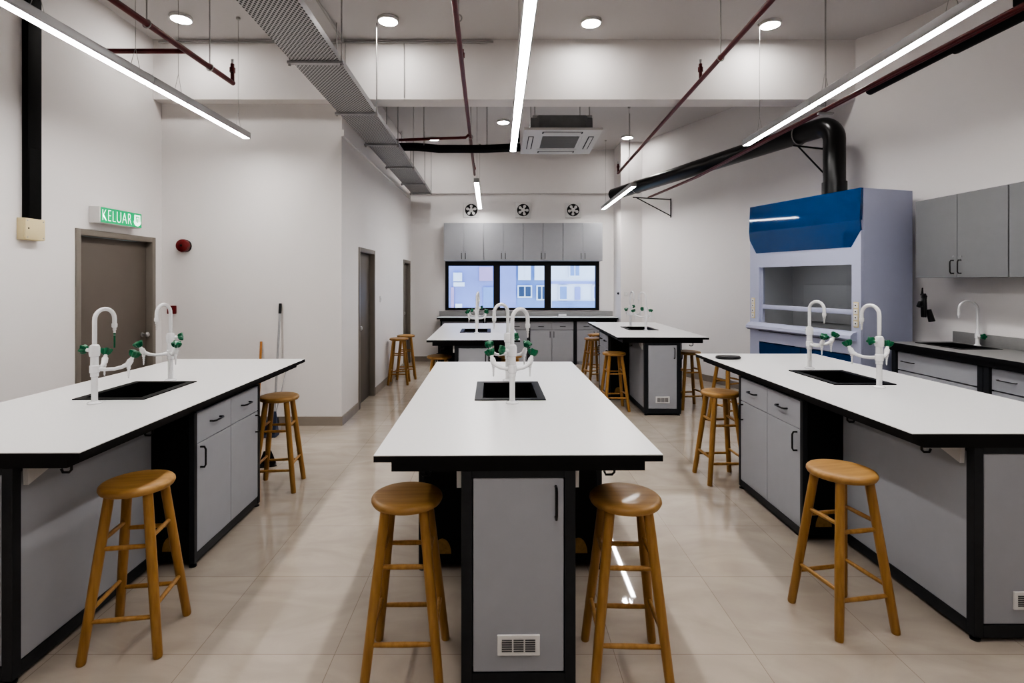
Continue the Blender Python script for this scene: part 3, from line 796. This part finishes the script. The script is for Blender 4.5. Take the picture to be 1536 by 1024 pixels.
# exhaust duct from the hood
dct = thing('exhaust_duct', 'fat black round exhaust duct rising from the fume hood and running to the back', 'duct', (0,0,0))
dr = .105
A = Vector((3.57,5.66,2.475)); top = 3.265
E = Vector((2.10,9.70,3.17))
hor = (E-Vector((A.x,A.y,top))); hor.normalize()
er = .17; pts = [A, Vector((A.x,A.y,top-er))]
for k in range(1,9):
    th = PI/2*k/8
    pts.append(Vector((A.x,A.y,top-er))+Vector((hor.x,hor.y,0))*er*(1-math.cos(th))+Vector((0,0,1))*er*math.sin(th))
pts.append(E)
MB().tube(pts, dr, 28).build('pipe', M['duct'], dct)
MB().lathe([(.1055,0),(.118,0),(.118,.17),(.1055,.172)], 28, Matrix.Translation(A)).build('collar', M['duct'], dct)
for tt in (.10, .83):
    c = Vector((A.x,A.y,top)).lerp(E, tt)
    w = hor.cross(Vector((0,0,1))).normalized()
    if w.x < 0: w = -w
    ring = [c+(w*math.cos(2*PI*k/24)+Vector((0,0,1))*math.sin(2*PI*k/24))*(dr+.006) for k in range(24)]
    MB().tube(ring, .007, 6, closed=True).build('strap', M['rod'], dct)
    # triangular wall bracket under the pipe
    yy = c.y+.0
    for (x0,y0),(x1,y1) in zip(poly[1:], poly[2:]):
        if min(y0,y1) <= yy+w.y*.5 <= max(y0,y1): xw = x0+(x1-x0)*(yy+w.y*.5-y0)/(y1-y0)
    reach = min(.9, (xw-c.x)/w.x-.045) if w.x > .2 else .4
    dz_ = dr+(.02 if tt < .5 else .075)
    s0 = c-Vector((0,0,dz_))-w*.08; s1 = c-Vector((0,0,dz_))+w*reach
    bb = MB().cyl(s0, s1, .010, n=8).cyl(s0+w*.06, s1-Vector((0,0,.28)), .009, n=8).cyl(s1+Vector((0,0,.02)), s1-Vector((0,0,.31)), .010, n=8)
    bb.build('bracket', M['handle'], dct)

# coiled black cable hung on the hood's back edge
cb = MB()
base = Vector((3.985,5.02,0))
loop = []
for k in range(60):
    th = 2*PI*k/20
    loop.append((base.x+.035*math.sin(th)+.02*(k/60), base.y+.035*math.sin(th)-.012*(k/20), 1.37+.10*math.cos(th)+.01*math.sin(3*th)))
cb.tube(loop, .009, 8)
cb.tube([(base.x,base.y,1.46),(base.x+.01,base.y,1.53),(base.x+.03,base.y+.02,1.45)], .006, 8)
cb.cyl((base.x+.05,base.y-.02,1.33),(base.x+.075,base.y-.03,1.22),.022,.027,12)
cb.cyl((base.x-.05,base.y-.04,1.36),(base.x-.03,base.y-.03,1.40),.024,.02,12)
tag(cb.build('coiled_cable', M['handle']), 'black cable with plug coiled and hung at the side of the fume hood', 'cable')

# ------------------------------------------------------------------ suspended LED lights
def led(label, p0, p1, joints, wires, w=.075, h=.062, grp='suspended linear lights'):
    p0, p1 = Vector(p0), Vector(p1)
    d = p1-p0; Ln = d.length
    t = thing('pendant_linear_light', label, 'ceiling light', p0, math.atan2(d.y,d.x)-PI/2, grp)
    js = [0]+joints+[Ln]
    for a, b in zip(js, js[1:]):
        m_ = MB(); e = .004
        m_.box(-w/2,a+.001,.012,w/2,b-.001,h,.002,seg=1); m_.box(-w/2+.006,a+.001,.0,w/2-.006,a+.008,.012); m_.box(-w/2+.006,b-.008,.0,w/2-.006,b-.001,.012)
        m_.box(-w/2,a+.001,0,-w/2+.006,b-.001,.012).box(w/2-.006,a+.001,0,w/2,b-.001,.012)
        hs = m_.build('housing', M['alu'], t)
        MB().box(-w/2+.0065,a+.009,.001,w/2-.0065,b-.009,.0118).build('diffuser', M['led'], hs)
    for a in (0, Ln-.004):
        MB().box(-w/2,a-.001,0,w/2,a+.005,h).build('end_cap', M['alu'], t)
    for y in wires:
        q = MB()
        q.cyl((0,y,h+.15),(0,y,ZC-p0.z),.0022,n=6)
        q.cyl((0,y-.05,h),(0,y,h+.15),.0018,n=6).cyl((0,y+.05,h),(0,y,h+.15),.0018,n=6)
        q.cyl((0,y,ZC-p0.z-.02),(0,y,ZC-p0.z),.02,n=12)
        q.build('suspension_wire', M['rod'], t)
    return t
led('long glowing suspended light over the left table', (-2.617,.6,3.05), (-2.565,5.45,3.05), [1.8,3.35,3.77], [.4,2.4,3.20,3.70,4.67])
led('long glowing suspended light over the middle front table', (.169,2.73,3.05), (.168,6.0,3.05), [1.68], [.12,1.60,3.1])
led('long glowing suspended light over the front right table, before the black duct', (2.452,.6,3.05), (2.665,5.74,3.05), [1.8,3.41,3.81], [.4,2.4,3.65,4.81])
led('added suspended light out of frame near the camera, brightening the foreground', (.172,-.9,3.05), (.169,2.25,3.05), [1.55], [.3,2.8])  # extra light added out of view to lift the foreground
led('short looking suspended light before the leftmost exhaust fan', (-.305,7.55,2.99), (-.35,10.35,2.985), [1.45], [.3,2.6])
led('short looking suspended light at back right, over the back right table', (1.955,7.68,2.955), (2.0,10.16,2.955), [1.3], [.3,2.2])

# ceiling downlights
def make_down():
    t = thing('ceiling_downlight', 'd', 'ceiling light')
    MB().lathe([(0,0),(.098,0),(.104,-.004),(.106,-.03),(.094,-.034),(.088,-.031)], 32).build('rim', M['plast'], t)
    MB().lathe([(0,-.0345),(.089,-.0335),(.089,-.028),(0,-.028)], 32).build('diffuser', M['down'], t)
    return t
dl0 = make_down()
DL = [(-3.12,5.25,'leftmost of the four round ceiling lights before the beam'),(-1.09,5.29,'second from the left of the four round ceiling lights before the beam'),
      (.93,5.33,'third from the left of the four round ceiling lights before the beam'),(2.74,5.37,'rightmost of the four round ceiling lights before the beam'),
      (-1.165,9.7,'round ceiling light beyond the beam, above the left stools'),(.087,8.67,'round ceiling light beyond the beam, left of the air conditioner'),(2.33,9.6,'round ceiling light beyond the beam, at far right')]
for i, (x, y, lb) in enumerate(DL):
    o = dl0 if i == 0 else copy_tree(dl0)
    o.location = (x,y,ZC); tag(o, lb, group='round ceiling downlights')

# ------------------------------------------------------------------ air conditioner
ac = thing('ceiling_air_conditioner', 'white square cassette air conditioner hung from the ceiling on rods', 'air conditioner', (.797,6.985,3.405), R(.3))
ac.rotation_euler = (R(-4),0,R(.3))
hp = .482
pn = MB()
pn.frame((-hp,-hp,hp,hp), (-.27,-.27,.27,.27), 0, .03)
for f in pn.bm.verts:
    if f.co.z > .02 and max(abs(f.co.x),abs(f.co.y)) > .4: f.co.x *= 1.0
pn.build('panel', M['acwhite'], ac)
g = MB().box(-.27,-.27,.006,.27,.27,.028)
gr = g.build('intake_grille', M['acwhite'], ac)
g = MB()
for k in range(22): g.box(-.235,-.235+k*.0215,.0045,.235,-.225+k*.0215,.0068)
g.build('grille_slots', M['dark'], gr)
for k in range(4):
    q = MB().box(-.25,-.415,-.002,.25,-.345,.004).build('air_slot', M['dark'], ac, rot=(0,0,k*PI/2))
    MB().box(-.235,-.405,-.006,.235,-.358,-.001,.002,seg=1).build('flap', M['acwhite'], q)
q = .39; c = .1
oct_ = [(-q+c,-q),(q-c,-q),(q,-q+c),(q,q-c),(q-c,q),(-q+c,q),(-q,q-c),(-q,-q+c)]
MB().prism([(x,y,.031) for x, y in oct_], (0,0,.19)).build('casing', M['acgrey'], ac)
for x, y in ((-.34,-.36),(.34,-.36),(-.34,.36),(.34,.36)):
    MB().cyl((x,y,.22),(x,y,ZC-3.41),.006,n=8).box(x-.03,y-.02,.2,x+.03,y+.02,.225).build('hanger_rod', M['rod'], ac)

ib = thing('insulated_pipe_bundle', 'black insulated pipe bundle running left from the air conditioner', 'pipe', (0,0,0))
for k, (dy, dz, r) in enumerate(((0,0,.055),(.07,.02,.04),(-.06,-.015,.03))):
    MB().tube([(-1.66,7.25+dy,3.425+dz),(-1.1,7.25+dy,3.42+dz),(-.8,7.24+dy,3.39+dz),(-.2,7.22+dy,3.385+dz),(.30,7.2+dy,3.40+dz)], r, 14).build('pipe', M['insul'], ib)
MB().tube([(.26,7.12,3.45),(.262,7.12,3.50),(.265,7.12,3.60)], .03, 12).build('riser', M['insul'], ib)
for x in (-1.0,-.15):
    MB().cyl((x,7.2,3.41),(x,7.2,ZC),.006,n=8).build('hanger_rod', M['rod'], ib)

# ------------------------------------------------------------------ sprinkler pipes
def sprinkler(mb, p, up=.16):
    x, y, z = p
    mb.cyl((x,y,z),(x,y,z+up),.016,n=10)
    mb.cyl((x,y,z+up*.55),(x,y,z+up*.8),.024,n=10)
    return mb
def pipe_thing(label, pts, rods, heads, extra=None):
    t = thing('sprinkler_pipe', label, 'pipe', (0,0,0), 0, 'red sprinkler pipes')
    MB().tube(pts, .021, 12).build('pipe', M['red'], t)
    if extra: MB().tube(extra, .018, 12).build('branch', M['red'], t)
    for p in rods:
        MB().cyl((p[0],p[1],p[2]+.02),(p[0],p[1],ZC),.005,n=8).tube([(p[0]+.027*math.cos(a*PI/6),p[1],p[2]+.027*math.sin(a*PI/6)) for a in range(12)], .005, 6, closed=True).build('hanger_rod', M['rod'], t)
    for p in heads:
        h = sprinkler(MB(), p).build('sprinkler', M['red'], t)
        MB().cyl((p[0],p[1],p[2]+.16),(p[0],p[1],p[2]+.20),.009,.012,10).build('sprinkler_tip', M['steel'], h)
    return t
pipe_thing('dark red sprinkler pipe over the left table with a side branch', [(-2.40,1.5,3.3),(-2.28,4.59,3.3)], [(-2.325,3.53,3.3),(-2.297,4.25,3.3),(-2.35,2.86,3.3)], [(-2.28,4.58,3.3)], [(-2.30,3.95,3.3),(-2.93,3.95,3.3)])
pipe_thing('dark red sprinkler pipe down the middle of the ceiling', [(-.245,1.5,3.5),(-.295,3.61,3.5),(-.42,9.56,3.5)], [(-.29,3.9,3.52),(-.36,7.05,3.5)], [(-.32,4.75,3.5),(-.42,9.54,3.5)], [(-.365,6.9,3.50),(-.42,6.93,3.46),(-1.65,7.02,3.44)])
pipe_thing('dark red sprinkler pipe at right, ending above the back right table', [(1.76,1.5,3.5),(1.853,3.61,3.5),(2.12,9.42,3.5)], [(1.90,4.55,3.5),(2.05,8.3,3.5)], [(1.925,5.07,3.5),(2.12,9.41,3.5)])

rp = thing('red_pipe_run', 'pair of thin dark red pipes running under the black exhaust duct', 'pipe', (0,0,0))
for dx, dz in ((0,0),(.045,.008)):
    MB().tube([(2.80+dx,1.6,3.07+dz),(2.80+dx,7.6,3.07+dz),(2.62+dx,9.3,3.055+dz)], .014, 10).build('pipe', M['red'], rp)
for y in (2.6,4.6):
    MB().cyl((2.825,y,3.09),(2.825,y,ZC),.006,n=8).box(2.76,y-.015,3.035,2.89,y+.015,3.05).build('hanger_rod', M['rod'], rp)
ip = thing('insulated_pipe', 'black insulated pipe beside the front right suspended light', 'pipe', (0,0,0))
MB().tube([(2.93,1.4,3.10),(2.93,3.42,3.10)], .048, 14).build('sleeve', M['insul'], ip)
MB().tube([(2.93,3.42,3.10),(2.93,4.20,3.095),(2.93,4.22,3.095)], [.032,.032,.02], 14).build('pipe', M['insul'], ip)
MB().box(2.905,2.95,3.145,2.955,3.01,ZC).build('hanger', M['insul'], ip)

# ------------------------------------------------------------------ cable tray
ty0, ty1 = 2.3, 10.48
ctr = thing('cable_tray', 'perforated galvanised cable tray hung along the hall wall', 'cable tray', (-1.385,ty0,3.295), R(.75))
tl = ty1-ty0; tw = .185
MB().box(-tw,0,0,tw,tl,.003).build('tray_base', M['perf'], ctr)
for sg in (-1,1):
    x0, x1 = sorted((sg*tw, sg*(tw-.004)))
    MB().box(x0,0,.003,x1,tl,.055).build('side_rail', M['galv'], ctr)
for y in (.55,1.82,3.08,4.32,5.64,7.0,8.0):
    q = MB().box(-tw-.03,y-.02,-.022,tw+.03,y+.02,-.001,.002,seg=1).build('support_bar', M['galv'], ctr)
    for sg in (-1,1):
        MB().cyl((sg*(tw+.015),y,-.035),(sg*(tw+.015),y,ZC-3.295),.006,n=8).cyl((sg*(tw+.015),y,-.035),(sg*(tw+.015),y,-.022),.012,n=8).build('hanger_rod', M['rod'], q)
cd = thing('conduit', 'thin grey conduit running along the top of the ceiling beam', 'conduit', (0,0,0))
MB().tube([(-3.65,5.74,4.165),(-.2,5.74,4.165),(-.05,5.74,4.172)], .011, 8).build('run', M['cond'], cd)
MB().tube([(-1.01,5.745,4.165),(-1.01,5.745,3.57)], .005, 8).build('drop', M['cond'], cd)
MB().tube([(-1.645,5.745,4.165),(-1.645,5.745,3.57)], .005, 8).build('drop', M['cond'], cd)
tag(MB().tube([(-1.66,5.73,4.17),(-1.655,4.6,4.17),(-1.65,2.0,4.17)], .013, 8).build('ceiling_conduit', M['cond']), 'thin grey conduit fixed to the ceiling beside the cable tray', 'conduit')

# ------------------------------------------------------------------ left wall items
sg = thing('exit_sign', 'lit green exit sign reading KELUAR above the taupe door', 'sign', (XL,4.86,2.13))
SL_, SH_, SD_ = .56, .15, .10
MB().box(0,-.012,0,SD_-.004,SL_,SH_,.003).build('housing', M['plast'], sg)
MB().box(SD_-.004,.006,.006,SD_,SL_-.004,SH_-.005,.001,seg=1).build('green_face', M['sgreen'], sg)
cu = bpy.data.curves.new('lettering', 'FONT'); cu.body = 'KELUAR'; cu.size = .135; cu.extrude = .0008; cu.offset = -.0035; cu.space_character = 1.12
to = bpy.data.objects.new('tmp_text', cu); COL.objects.link(to)
bpy.context.view_layer.update()
me = bpy.data.meshes.new_from_object(to.evaluated_get(bpy.context.evaluated_depsgraph_get()))
bpy.data.objects.remove(to)
xsv = [v.co.x for v in me.vertices]; ysv = [v.co.y for v in me.vertices]
lx, hx, ly, hy = min(xsv), max(xsv), min(ysv), max(ysv)
for v in me.vertices:
    x, y, z = v.co
    v.co = (SD_+.0012+z, .022+(x-lx)/(hx-lx)*.385, .022+(y-ly)/(hy-ly)*.105)
me.materials.clear(); me.materials.append(M['swhite'])
lo_ = bpy.data.objects.new('lettering', me); COL.objects.link(lo_); lo_.parent = sg
ic = MB(); X = SD_+.0006
cyy, czz = .492, .074
outl = [(X,cyy-.042,.128),(X,cyy+.042,.128),(X,cyy+.044,.07)]
for k in range(0,9):
    th = -PI*k/8; outl.append((X, cyy+.052*math.cos(th), .062+.046*math.sin(th)))
outl += [(X,cyy-.044,.07)]
ic.prism(outl, (.0012,0,0))
pic = ic.build('pictogram', M['swhite'], sg)
g = MB(); X2 = X+.0014
g.box(X2,cyy-.026,.058,X2+.0008,cyy-.014,.112).box(X2,cyy+.014,.058,X2+.0008,cyy+.026,.112).box(X2,cyy-.026,.104,X2+.0008,cyy+.026,.114).box(X2,cyy-.006,.050,X2+.0008,cyy+.006,.092)
g.build('pictogram_figure', M['sgreen'], pic)

jb = thing('wall_mounted_junction_box', 'cream plastic junction box below the black trunking on the left wall', 'junction box', (XL,4.12,1.92))
MB().box(0,0,0,.055,.185,.17,.003).build('body', M['cream'], jb)
MB().box(.055,.003,.003,.068,.182,.167,.003).build('lid', M['cream'], jb)
for y, z in ((.02,.02),(.165,.02),(.02,.15),(.165,.15)):
    MB().lathe([(0,0),(.005,0),(.005,.002),(0,.003)], 10, Matrix.Translation((.068,y,z)) @ Matrix.Rotation(R(90),4,'Y')).build('screw', M['rod'], jb)
MB().lathe([(0,0),(.006,0),(.006,.002),(0,.003)], 10, Matrix.Translation((.068,.03,.09)) @ Matrix.Rotation(R(90),4,'Y')).build('keyhole', M['dark'], jb)
tk = thing('wall_trunking', 'black vertical trunking rising from the junction box to the ceiling', 'trunking', (XL,4.165,2.092))
MB().box(.001,0,0,.05,.125,ZC-2.093,.003).build('channel', M['insul'], tk)
MB().box(.05,.008,.0,.054,.117,.55,.001,seg=1).build('cover', M['insul'], tk)

fb = thing('wall_mounted_alarm_bell', 'dark red round fire alarm bell on the middle wall', 'alarm bell', (-3.455,YF,1.985))
Rx = Matrix.Rotation(R(90),4,'X')
MB().lathe([(0,0),(.068,0),(.068,.03),(0,.03)], 32, Rx).build('back_box', M['dark'], fb)
MB().lathe([(0,.0305),(.069,.0305),(.072,.05),(.066,.075),(.045,.086),(.02,.089),(0,.089)], 32, Rx).build('gong', M['redb'], fb)
MB().lathe([(0,.089),(.014,.089),(.012,.094),(0,.095)], 16, Rx).build('centre_bolt', M['dark'], fb)
cp = thing('wall_mounted_call_point', 'small red square fire call point plate on the middle wall', 'call point', (-3.60,YF,1.28))
MB().box(-.045,-.03,-.045,.045,0,.045,.004).build('body', M['redb'], cp)
MB().box(-.028,-.033,-.028,.028,-.0302,.028,.001,seg=1).build('face', M['red'], cp)
sw = thing('light_switch', 'white light switch plate on the hall wall between the doors', 'switch', (XH,7.83,1.33))
MB().box(0,-.035,-.045,.010,.035,.045,.002).build('plate', M['plast'], sw)
MB().box(.010,-.012,-.018,.015,.012,.018,.001,seg=1).build('rocker', M['white'], sw)
so = thing('wall_socket', 'white wall socket on the corner column at right of the window', 'socket', (2.40,9.99,1.35))
MB().box(-.045,-.010,-.04,.045,0,.04,.002).build('plate', M['plast'], so)
MB().box(-.012,-.014,-.010,.012,-.010,.010,.001,seg=1).build('rocker', M['white'], so)
sn = MB().lathe([(0,0),(.022,0),(.022,.02),(.015,.03),(0,.032)], 16, Matrix.Rotation(R(-90),4,'Y'))
tag(sn.build('wall_sensor', M['dark'], loc=(2.30,10.15,1.36)), 'small dark round sensor on the side of the corner column', 'sensor')

# ------------------------------------------------------------------ cleaning tools by the middle wall
br = thing('broom', 'broom with orange wooden handle leaning on the middle wall', 'broom', (-2.535,5.62,0))
MB().tube([(.0,0,.12),(-.032,.12,.5),(-.07,.245,.93)], [.012,.0125,.0125], 12).build('handle', M['wood2'], br)
MB().prism([(-.08,-.02,.11),(.08,-.02,.11),(.06,-.012,.17),(-.06,-.012,.17)], (0,.04,0)).build('head', M['wood2'], br)
MB().prism([(-.085,-.025,.002),(.085,-.025,.002),(.08,-.018,.109),(-.08,-.018,.109)], (0,.05,0)).build('bristles', M['tan'], br)
mp = thing('mop', 'mop with grey metal pole and black grip leaning on the middle wall', 'mop', (-2.385,5.68,0))
MB().tube([(0,0,.10),(-.005,.08,.6),(-.012,.18,1.24)], .0115, 12).build('pole', M['galv'], mp)
MB().tube([(-.012,.18,1.24),(-.0125,.187,1.28),(-.013,.195,1.35)], [.015,.016,.015], 12).build('grip', M['handle'], mp)
MB().prism([(-.05,-.03,.06),(.05,-.03,.06),(.03,-.01,.14),(-.03,-.01,.14)], (0,.05,0)).build('head', M['handle'], mp)
MB().prism([(-.055,-.05,.002),(.055,-.05,.002),(.05,-.02,.059),(-.05,-.02,.059)], (0,.09,0)).build('mop_strings', M['galv'], mp)
dp = thing('long_handled_dustpan', 'blue grey dustpan with thin grey upright handle by the middle wall', 'dustpan', (-2.335,5.49,0))
MB().tube([(.0,.075,.16),(.03,.18,.42),(.05,.30,.68)], .006, 10).build('handle', M['alu'], dp)
a = MB().prism([(-.085,-.06,.003),(.065,-.06,.003),(.06,.05,.003),(-.08,.05,.003)], (0,0,.008))
a.prism([(-.08,.045,.011),(.06,.045,.011),(.025,.06,.24),(-.045,.06,.24)], (0,.008,0))
a.prism([(-.085,-.06,.011),(-.08,.045,.011),(-.055,.055,.19)], (.006,0,0)); a.prism([(.065,-.06,.011),(.06,.045,.011),(.035,.055,.19)], (-.006,0,0))
a.build('scoop', M['bluep'], dp)
hb = thing('small_dustpan', 'small black dustpan on the floor behind the stool at the left table end', 'dustpan', (-1.99,4.62,0), R(20))
a = MB().prism([(-.09,-.05,.002),(.07,-.05,.002),(.06,.05,.002),(-.08,.05,.002)], (0,0,.006))
a.prism([(-.08,.04,.008),(.06,.04,.008),(.02,.06,.11),(-.04,.06,.11)], (0,.006,0))
a.build('scoop', M['handle'], hb)
MB().tube([(-.01,.064,.09),(-.012,.075,.13),(-.015,.085,.2)], .010, 10).build('grip', M['handle'], hb)

# ------------------------------------------------------------------ world, camera, view
w = bpy.data.worlds.new('sky'); scn.world = w; w.use_nodes = True
bg = w.node_tree.nodes['Background']
sky = w.node_tree.nodes.new('ShaderNodeTexSky'); sky.sky_type = 'HOSEK_WILKIE' if 'HOSEK_WILKIE' in [e.identifier for e in sky.bl_rna.properties['sky_type'].enum_items] else sky.sky_type
try:
    sky.turbidity = 3; sky.sun_direction = (.2,-.5,.84)
except Exception: pass
w.node_tree.links.new(sky.outputs[0], bg.inputs['Color']); bg.inputs['Strength'].default_value = 9

cam = bpy.data.cameras.new('camera'); co = bpy.data.objects.new('camera', cam); COL.objects.link(co)
co.location = (0,0,1.6); co.rotation_euler = (R(90),0,0)
cam.sensor_width = 36; cam.lens = 36*800/1536
cam.shift_x = (768-747)/1536; cam.shift_y = -(512-421)/1536
cam.clip_start = .05; cam.clip_end = 200
scn.camera = co
scn.view_settings.view_transform = 'AgX'
try: scn.view_settings.look = 'AgX - High Contrast'
except Exception: pass
scn.view_settings.exposure = 0.3
scn.cycles.use_denoising = True
scn.cycles.max_bounces = 8
scn.cycles.diffuse_bounces = 5
scn.cycles.glossy_bounces = 4
scn.cycles.transparent_max_bounces = 8
scn.cycles.sample_clamp_indirect = 6
